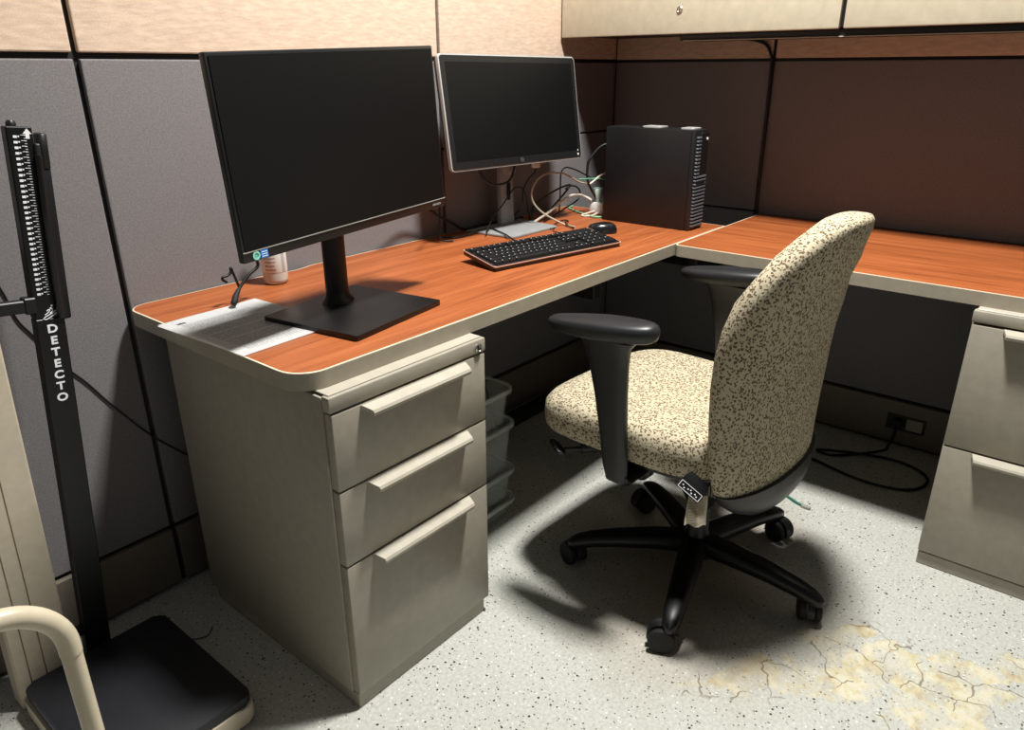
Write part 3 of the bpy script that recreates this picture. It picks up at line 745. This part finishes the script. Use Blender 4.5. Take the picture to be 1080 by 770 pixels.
# base ----------------------------------------------------------
bm = BM(); lathe(bm, [(0, .055), (.030, .055), (.034, .075), (.034, .115), (.028, .13), (.026, .20), (.030, .205), (.052, .25), (.060, .30), (.060, .34), (0, .34)], 24); obj('gas_lift', bm, 'black', chair, world=False, smooth=40)
bm = BM(); lathe(bm, [(0, .062), (.045, .062), (.052, .075), (.050, .112), (.036, .120), (0, .120)], 24); obj('hub', bm, 'blackm', chair, world=False, smooth=40)
for k in range(5):
    a = math.radians(268.5+72*k); d = Vector((math.cos(a), math.sin(a), 0)); s = Vector((-d.y, d.x, 0))
    bm = BM(); rings = []
    for u, zc, hw, hh in ((.03, .094, .034, .026), (.10, .096, .032, .023), (.20, .092, .028, .020), (.27, .083, .024, .018), (.300, .076, .021, .017), (.318, .070, .016, .014), (.328, .068, .008, .008)):
        rings.append([d*u+s*(hw*math.copysign(abs(math.cos(b))**.7, math.cos(b)))+Vector((0, 0, zc+hh*math.copysign(abs(math.sin(b))**.7, math.sin(b)))) for b in [2*PI*q/16 for q in range(16)]])
    loft(bm, rings); leg = obj('leg', bm, 'blackm', chair, world=False, smooth=50)
    c = d*.302
    sw = math.radians((25, 250, 160, 70, 115)[k])   # castor swivel
    mc = T(c.x, c.y, 0) @ RZ(sw)
    bm = BM(); lathe(bm, [(0, .045), (.008, .045), (.008, .075), (0, .075)], 12, T(c.x, c.y, 0))
    rings = []
    for i in range(9):
        b = math.radians(-15+i*26)
        rings.append([mc @ Vector((.018+.0345*math.cos(b), y, .031+.0345*math.sin(b))) for y in (-.008, .008)] + [mc @ Vector((.018+.029*math.cos(b), y, .031+.029*math.sin(b))) for y in (.008, -.008)])
    loft(bm, rings)
    cs = obj('castor', bm, 'black', leg, world=False, smooth=40)
    bm = BM()
    for y in (-.018, .018):
        lathe(bm, [(0, -.0085), (.024, -.0085), (.030, -.006), (.031, 0), (.030, .006), (.024, .0085), (0, .0085)], 24, mc @ T(.018, y, .031) @ RX(PI/2))
    obj('castor_wheel', bm, 'rubber', leg, world=False, smooth=40)
# mechanism ------------------------------------------------------
bm = BM(); box(bm, -.11, .11, -.17, .17, .338, .380, .012, 2, RC); box(bm, -.06, .06, -.12, .10, .285, .34, .02, 3, RC); obj('tilt_mechanism', bm, 'black', chair, world=False, smooth=40)
bm = BM(); lathe(bm, [(0, 0), (.026, 0), (.030, .006), (.030, .03), (.024, .036), (0, .036)], 20, RC @ T(-.13, .02, .345) @ RY(-PI/2)); tube(bm, [(-.05, .02, .345), (-.14, .02, .345)], .008, 8, 0, RC); obj('tension_knob', bm, 'black', chair, world=False, smooth=40)
bm = BM(); tube(bm, [(-.06, .10, .36), (-.16, .13, .362), (-.235, .185, .366)], .006, 8, 4, RC)
tube(bm, [(-.20, .16, .364), (-.12, .10, .362)], .012, 8, 0, RC); prism(bm, rrect(-.036, .036, -.013, .013, .010), -.004, .004, .003, 2, RC @ T(-.236, .205, .366) @ RZ(1.0) @ RX(.5)); obj('lever', bm, 'black', chair, world=False, smooth=45)
# seat -----------------------------------------------------------
def seat_outline(inset, n=64):
    out = []
    for k in range(n):
        a = 2*PI*k/n; c, s = math.cos(a), math.sin(a)
        ex = .40
        x = (.250-inset)*math.copysign(abs(c)**ex, c); y = (.250-inset)*math.copysign(abs(s)**ex, s)
        if y < 0: x *= 1-.10*(abs(y)/.25)**2
        out.append((x, y+.040))
    return out
def seat_z(x, y, z, top):
    v = (y-.04)/.25; z += .014
    if top: return z - .030*max(0, v-.45)**1.6 + .010*max(0, -v-.3) - .012*(1-min(1, abs(x)/.25)**2)*(1-abs(v))*.5
    return z - .010*max(0, v)**2
bm = BM(); rings = []
for z, ins, top in ((.394, .09, 0), (.390, .022, 0), (.394, .007, 0), (.406, .000, 0), (.435, -.003, 0), (.462, .000, 0), (.475, .010, 1), (.482, .026, 1), (.486, .065, 1), (.486, .14, 1), (.485, .20, 1)):
    rings.append([RC @ Vector((x, y, seat_z(x, y, z, top or z > .43))) for x, y in seat_outline(ins)])
loft(bm, rings); seat = obj('seat', bm, 'cloth', chair, world=False, smooth=70, label='speckled beige seat cushion')
bm = BM(); prism(bm, seat_outline(.045), .378, .406, .004, 1, RC); obj('seat_pan', bm, 'black', chair, world=False, smooth=40)
# back -----------------------------------------------------------
BZ = [.335, .345, .37, .42, .48, .55, .62, .69, .75, .81, .86, .90, .93, .95, .962, .968]
ZSH = lambda z: .352+(z-.335)*(.955-.352)/(.968-.335)
def lerp(xs, ys, x):
    if x <= xs[0]: return ys[0]
    for a, b, c, d in zip(xs, xs[1:], ys, ys[1:]):
        if x <= b:
            u = (x-a)/(b-a); u = u*u*(3-2*u)*.5+u*.5; return c+(d-c)*u
    return ys[-1]
def back_section(z, grow=0, n=40):
    w = lerp([.335, .345, .37, .42, .50, .60, .70, .78, .85, .90, .94, .962, .968], [.165, .198, .222, .234, .238, .243, .246, .242, .219, .180, .132, .080, .03], z)+grow
    yc = lerp([.335, .42, .50, .60, .70, .80, .88, .968], [-.234, -.226, -.223, -.221, -.226, -.242, -.270, -.304], z)
    th = lerp([.335, .345, .37, .45, .60, .75, .88, .94, .962, .968], [.020, .030, .040, .047, .056, .057, .048, .043, .034, .012], z)+grow
    cv = .55
    out = []
    for k in range(n):
        a = 2*PI*k/n; c, s = math.cos(a), math.sin(a)
        x = w*math.copysign(abs(c)**.75, c); y = th*math.copysign(abs(s)**.75, s)
        out.append(RC @ Vector((x+.014, yc+y+cv*x*x*(1.0), ZSH(z))))
    return out
bm = BM(); loft(bm, [back_section(z) for z in BZ]); back = obj('backrest', bm, 'cloth', chair, world=False, smooth=70, label='speckled beige contoured backrest')
# lower rear plastic shell: follows the back from below
bm = BM(); rings = []
def shell_sec(z, w, yc, th, n=40):
    out = []
    for k in range(n):
        a = 2*PI*k/n; c, s = math.cos(a), math.sin(a)
        x = w*math.copysign(abs(c)**.75, c); out.append(RC @ Vector((x+.014, yc-.012+th*math.copysign(abs(s)**.75, s)+.55*x*x, z)))
    return out
for z, w, yc, th in ((.298, .06, -.226, .012), (.303, .10, -.226, .024), (.316, .145, -.227, .034), (.334, .182, -.227, .040), (.358, .212, -.226, .043), (.384, .224, -.224, .044)):
    rings.append(shell_sec(z, w, yc, th))
loft(bm, rings); obj('back_shell', bm, 'padm', chair, world=False, smooth=60, label='dark plastic shell under the backrest')
bm = BM()
loft(bm, [[RC @ Vector((x, y, z)) for x, z in ((-.045, -.008+zz), (.045, -.008+zz), (.045, .008+zz), (-.045, .008+zz))] for y, zz in ((-.10, .352), (-.15, .345), (-.19, .34), (-.21, .34))])
obj('back_bracket', bm, 'black', chair, world=False)
# ribbed joint at left rear of the seat
bm = BM()
for k in range(5): box(bm, -.205, -.165, -.205+k*.007, -.201+k*.007, .375, .400, .001, 1, RC)
obj('ribbed_sleeve', bm, plain('grey_sleeve', (104, 100, 90), .6), chair, world=False)
# arms -----------------------------------------------------------
for sx, toe in ((-1, .10), (1, .05)):
    ax = -.267 if sx < 0 else .252; AZ = T(0, .012, .050)
    bm = BM(); rings = []
    for z, yy, hy, hx in ((.314, .000, .024, .012), (.35, .004, .030, .014), (.44, .012, .034, .015), (.52, .020, .040, .015), (.59, .028, .048, .016), (.632, .034, .058, .018), (.650, .036, .075, .024)):
        rings.append([RC @ AZ @ Vector((ax+sx*.012*(z-.36)/.3+hx*math.copysign(abs(math.cos(b))**.6, math.cos(b)), yy+hy*math.copysign(abs(math.sin(b))**.6, math.sin(b)), z)) for b in [2*PI*q/20 for q in range(20)]])
    loft(bm, rings); arm = obj('arm_post', bm, 'padm', chair, world=False, smooth=50)
    bm = BM(); rings = []
    for x, z, r in ((ax, .372, .022), (ax-sx*.012, .356, .024), (ax-sx*.06, .352, .022), (ax-sx*.20, .355, .020)):
        rings.append([RC @ T(0, .012, .006) @ Vector((x, .0+r*1.3*math.cos(b), z+r*.55*math.sin(b))) for b in [2*PI*q/16 for q in range(16)]])
    loft(bm, rings); obj('arm_bracket', bm, 'black', arm, world=False, smooth=50)
    bm = BM(); mp = RC @ AZ @ T(ax+sx*.016, .045, .668) @ RZ(sx*toe*-1*sx if False else (toe if sx < 0 else toe)) @ RX(math.radians(-4.5))
    rings = []
    for z, s in ((-.018, .72), (-.014, .88), (-.004, .98), (.006, 1.0), (.014, .94), (.019, .80), (.0215, .55), (.0225, .2)):
        ring = []
        for q in range(40):
            b = 2*PI*q/40; c, sn = math.cos(b), math.sin(b)
            y = (.130-.045*(1-s))*math.copysign(abs(sn)**.8, sn)
            hw = .046-.010*max(0, y/.13)
            ring.append(mp @ Vector((hw*s*math.copysign(abs(c)**.8, c), y, z*(1-.28*max(0, y/.13)))))
        rings.append(ring)
    loft(bm, rings); obj('arm_pad', bm, 'padm', chair, world=False, smooth=70)
# tags on the left rear of the seat -------------------------------
def cardbox(bm, w, h, th, m): box(bm, -w/2, w/2, -th/2, th/2, -h/2, h/2, .0008, 1, m)
def basis(c, u, v):
    u = Vector(u).normalized(); v = Vector(v); v = (v-u*v.dot(u)).normalized(); n = u.cross(v)
    return Matrix(((u.x, -n.x, v.x, c[0]-CX), (u.y, -n.y, v.y, c[1]-CY), (u.z, -n.z, v.z, c[2]), (0, 0, 0, 1)))
mt = basis((-1.366, -1.100, .421), (.296, -.739, -.605), (.634, -.322, .703))
bm = BM(); rr = []
for k in range(9):
    u = k/8; yy = .010*u*u*u
    w_ = .029*(1-.25*max(0, u-.5)**2*4)
    rr.append([mt @ Vector((x+.002*u, yy+dd, -.021+u*.044)) for x, dd in ((-w_, 0), (w_, 0), (w_, .002), (-w_, .002))])
loft(bm, rr); tg = obj('hang_tag', bm, 'black', chair, world=False, smooth=50, label='black fabric tag with a pale frame')
bm = BM()
def strip(x0, x1, z0_, z1_): box(bm, x0, x1, -.0009, -.0002, z0_, z1_, 0, 1, mt)
strip(-.027, .027, -.0195, -.0182); strip(-.027, .027, -.0045, -.0032); strip(-.027, -.0257, -.0195, -.0032); strip(.0257, .027, -.0195, -.0032)
for x, zz in ((-.0205, -.0105), (-.0150, -.0145), (-.0065, -.0115), (-.0005, -.0098), (.0040, -.0140), (.0115, -.0110), (.0165, -.0135)): strip(x, x+.0030, zz-.0014, zz+.0012)
obj('tag_print', bm, 'print', tg, world=False)
mt2 = basis((-1.366, -1.110, .367), (.637, -.771, -.05), (.289, .235, .928))
bm = BM(); gr = []
for j in range(9):
    rowv = []
    for i in range(9):
        x = (i/8-.5)*(.046-.012*(j/8)*(i/8)); z = (j/8-.5)*.064+(.003*math.sin(i*1.1) if j == 0 else 0)
        rowv.append(bm.verts.new(mt2 @ Vector((x+.006*j/8, .003*math.sin(i*.9+j*.6), z))))
    gr.append(rowv)
for j in range(8):
    for i in range(8): bm.faces.new((gr[j][i], gr[j][i+1], gr[j+1][i+1], gr[j+1][i]))
bmesh.ops.solidify(bm, geom=bm.faces[:], thickness=.0006)
tg2 = obj('care_label', bm, 'tagw', chair, world=False, label='crumpled cream care label')
bm = BM()
for k in range(8): box(bm, -.018, .003-.002*(k % 3), -.0046, -.0036, -.024+k*.0055, -.0227+k*.0055, 0, 1, mt2)
obj('label_print', bm, 'tagm', tg2, world=False)

# green cable scrap on the floor
t = thing('cable_scrap', 'short green cable end with a grey tip lying on the floor behind the chair', 'cable', (-.6, -1.09, 0))
bm = BM(); tube(bm, [(-.56, -1.02, .004), (-.579, -1.051, .004), (-.600, -1.09, .004), (-.608, -1.115, .004)], .0038, 8); obj('cable', bm, 'greend', t, smooth=60)
bm = BM(); box(bm, -.616, -.604, -1.138, -1.112, .0005, .009, .002); obj('plug', bm, 'grayt', t, label='grey plug tip')

# ------------------------------------------------------------------ scale at the left
sc_ = thing('physician_scale', 'weighing scale with a black platform and tall black lettered post, left of the desk', 'scale', (-2.22, -.33, 0))
bm = BM(); prism(bm, rrect(-2.374, -2.078, -.540, -.158, .022), .006, .045, .006, 2); obj('platform_base', bm, 'beige2', sc_, smooth=45, label='beige platform base')
bm = BM(); prism(bm, rrect(-2.368, -2.081, -.535, -.163, .018), .0455, .066, .006, 3); obj('platform_mat', bm, 'mat', sc_, smooth=45, label='black platform cover')
for x in (-2.35, -2.11):
    for y in (-.51, -.19):
        bm = BM(); lathe(bm, [(0, 0), (.014, 0), (.014, .008), (0, .008)], 14, T(x, y, 0)); obj('foot', bm, 'rubber', sc_)
lean = math.atan2(.090, 1.08)
mp = T(-2.217, -.132, .0) @ RY(lean)
bm = BM(); box(bm, -.025, .025, -.012, .012, .010, .79, .002, 1, mp); box(bm, -.025, .016, -.012, .012, .79, 1.132, .002, 1, mp); post = obj('post', bm, 'blackm', sc_, label='black upright post')
bm = BM(); box(bm, .014, .036, -.017, .012, .785, 1.105, .004, 2, mp); box(bm, .022, .036, -.019, .010, 1.06, 1.122, .003, 1, mp); tube(bm, [(.016, -.017, .80), (.016, -.018, .95), (.018, -.018, 1.085)], .006, 8, 3, mp); obj('slide_rule', bm, 'black', sc_, smooth=45)
bm = BM(); lathe(bm, [(0, 0), (.008, 0), (.008, .006), (.005, .010), (0, .010)], 14, mp @ T(-.012, 0, 1.132)); obj('top_knob', bm, 'black', sc_, smooth=45)
bm = BM(); nrow = 31
for k in range(nrow):
    z = .837+k*(.278/(nrow-1))
    if k % 1 == 0: box(bm, -.0155, -.0095, -.0126, -.0119, z-.0018, z+.0022, 0, 1, mp); box(bm, -.0085, -.0060, -.0126, -.0119, z-.0004, z+.0020, 0, 1, mp)
    box(bm, -.004, .004, -.0126, -.0119, z+.0026, z+.0034, 0, 1, mp)
for k in range(62):
    z = .835+k*(.282/61); box(bm, .001, .005, -.0126, -.0119, z, z+.0007, 0, 1, mp)
obj('graduations', bm, 'print', post, label='white graduation marks')
bm = BM(); prism(bm, [(.004, 0), (.010, 0), (.010, -.008), (.014, -.008), (.007, -.017), (0, -.008), (.004, -.008)], .0119, .0127, 0, 1, mp @ T(0, 0, 1.112) @ RX(PI/2) @ Matrix.Scale(-1, 4, (0, 1, 0))); obj('arrow_mark', bm, 'print', post)
for k, ch in enumerate('DETECTO'):
    b = text_mesh(ch, .0215, .0006)
    b.transform(mp @ T(.001, -.0124, .769-k*.0229) @ RX(PI/2) @ Matrix.Scale(1.12, 4, (1, 0, 0)))
    obj('letter', b, 'print', post, label='white letter %s' % ch)
bm = BM()   # little white emblem of strokes above the lettering
for pts in ([(-.010, .785), (-.002, .789), (.006, .793), (.011, .797)], [(-.008, .790), (-.001, .795), (.003, .803)], [(.003, .803), (.006, .797), (.001, .792)], [(.000, .800), (-.004, .797)], [(-.012, .7835), (-.006, .7815), (.006, .788), (.012, .792)]):
    tube(bm, [(x, -.0122, z+.007) for x, z in pts], .0009, 6, 4, mp)
lathe(bm, [(0, 0), (.0018, 0), (.0018, .0008), (0, .0008)], 10, mp @ T(.0055, -.0119, .8135) @ RX(PI/2))
obj('emblem', bm, 'print', post)
bm = BM(); box(bm, -.42, -.020, -.016, .004, .806, .829, .002, 1, mp); box(bm, -.040, -.020, -.018, .006, .803, .833, .002, 1, mp); obj('crossbar', bm, 'black', sc_)
bm = BM(); box(bm, -2.27, -2.215, -.128, -.112, .085, .105, .002, 1); obj('lower_bracket', bm, 'black', sc_)
# ribbed beige column
lc = math.atan2(.022, .6)
mcol = T(-2.323, -.105, .0) @ RY(lc)
bm = BM(); wdt = .106; xa = -wdt/2
prof = [(-wdt/2, -.04), (-wdt/2, -.034)]
segs = [0, .24, .51, 1.0]
outl = [(xa, .0), (xa, -.046), (xa+.004, -.050)]
for s_ in segs[1:-1]:
    x = xa+wdt*s_; outl += [(x-.0014, -.050), (x-.0010, -.046), (x+.0010, -.046), (x+.0014, -.050)]
outl += [(xa+wdt-.004, -.050), (xa+wdt, -.046), (xa+wdt, 0)]
prism(bm, outl, .004, .98, 0, 1, mcol); obj('column', bm, 'beige2', sc_, label='beige grooved column')

# ------------------------------------------------------------------ bent tube rail in the foreground
t = thing('tube_rail', 'bent beige tubular rail standing in the lower left foreground', 'rail', (-2.57, -.835, 0))
def arc(cx, cz, r, a0, a1, n=16): return [(cx+r*math.cos(math.radians(a0+(a1-a0)*k/n)), -.835, cz+r*math.sin(math.radians(a0+(a1-a0)*k/n))) for k in range(n+1)]
xr, xl, zt, R_ = -2.426, -2.715, .682, .074
bm = BM(); tube(bm, [(xl, -.835, zt-R_-.01)] + arc(xl+R_, zt-R_, R_, 180, 90) + arc(xr-R_, zt-R_, R_, 90, 0) + [(xr, -.835, zt-R_-.01)], .0122, 16, 0); obj('top_bend', bm, 'beige', t, smooth=60)
for x in (xl, xr):
    bm = BM(); lathe(bm, [(0, .012), (.0112, .012), (.0112, zt-R_-.008), (0, zt-R_-.008)], 18, T(x, -.835, 0)); lg = obj('leg', bm, 'beige', t, smooth=50)
    bm = BM(); lathe(bm, [(0, 0), (.016, 0), (.017, .004), (.014, .022), (0, .022)], 18, T(x, -.835, 0)); obj('rubber_tip', bm, 'rubber', lg, smooth=50)

cable('short curled black thread on the floor beside the scale platform', [(-2.062, -.222, .0022), (-2.049, -.230, .0022), (-2.033, -.240, .0022), (-2.020, -.242, .0022), (-2.001, -.225, .0022)], .0012, 'blackc', 'thread', 'thread')
# thin black cord hanging across the left partition
cable('thin black cord strung across the left partition behind the scale', [(-2.6, -.016, .99), (-2.35, -.016, .93), (-2.214, -.0145, .898), (-2.183, -.0145, .827), (-2.17, -.0142, .764), (-2.149, -.0142, .722), (-2.107, -.0142, .643), (-2.072, -.0142, .592), (-2.03, -.0142, .521), (-1.97, -.0142, .431), (-1.901, -.0142, .351), (-1.796, -.022, .243), (-1.7, -.05, .10), (-1.66, -.06, .005)], .0019, 'blackc', 'cord', 'cord')

# power strip and cords in the dark below the desk corner
t = thing('power_strip', 'black power strip on the floor in the dark under the desk corner', 'power strip', (-.62, -.09, 0))
bm = BM(); box(bm, -.80, -.45, -.115, -.065, 0, .04, .006); obj('housing', bm, 'black', t)
for k in range(5):
    bm = BM(); lathe(bm, [(0, 0), (.016, 0), (.016, .001), (0, .001)], 16, T(-.76+k*.065, -.09, .0398)); obj('socket', bm, 'blackg', t)
bm = BM(); box(bm, -.478, -.462, -.1, -.082, .0395, .047, .002); obj('switch', bm, 'tagw', t, label='pale rocker switch')
cable('black cord dropping under the desk to the power strip', [(-.92, -.05, .68), (-.915, -.045, .55), (-.90, -.05, .40), (-.86, -.06, .25), (-.83, -.075, .10), (-.82, -.09, .03), (-.80, -.09, .02)], .0045, 'blackc', 'cord', 'cord')

# ------------------------------------------------------------------ light
def area(name, loc, size, power, color, target, sy=None):
    l = bpy.data.lights.new(name, 'AREA'); l.energy = power; l.color = color; l.size = size
    if sy: l.shape = 'RECTANGLE'; l.size_y = sy
    o = bpy.data.objects.new(name, l); C.objects.link(o); o.location = loc
    o.rotation_euler = (Vector(target)-Vector(loc)).to_track_quat('-Z', 'Y').to_euler(); return o
area('ceiling_light', (-1.19, -1.07, 3.0), .26, 138, (1, .985, .955), (-1.19, -1.07, 0), .26)
w = bpy.data.worlds.new('World'); bpy.context.scene.world = w; w.use_nodes = True
w.node_tree.nodes['Background'].inputs[0].default_value = (.93, .97, 1, 1); w.node_tree.nodes['Background'].inputs[1].default_value = .075

# ------------------------------------------------------------------ camera
cam = bpy.data.cameras.new('camera'); co = bpy.data.objects.new('camera', cam); C.objects.link(co)
cam.sensor_width = 36; cam.lens = 777.465/1080*36; cam.clip_start = .02
right = Vector((.636523, -.771251, -.003186)); up = Vector((.289331, .234955, .927946)); fwd = Vector((.714931, .591581, -.372701))
co.matrix_world = Matrix(((right.x, up.x, -fwd.x, -2.61365), (right.y, up.y, -fwd.y, -1.64934), (right.z, up.z, -fwd.z, 1.21785), (0, 0, 0, 1)))
s = bpy.context.scene; s.camera = co
s.view_settings.view_transform = 'Standard'; s.view_settings.look = 'None'; s.view_settings.gamma = 1; s.view_settings.use_curve_mapping = False
s.view_settings.exposure = 0
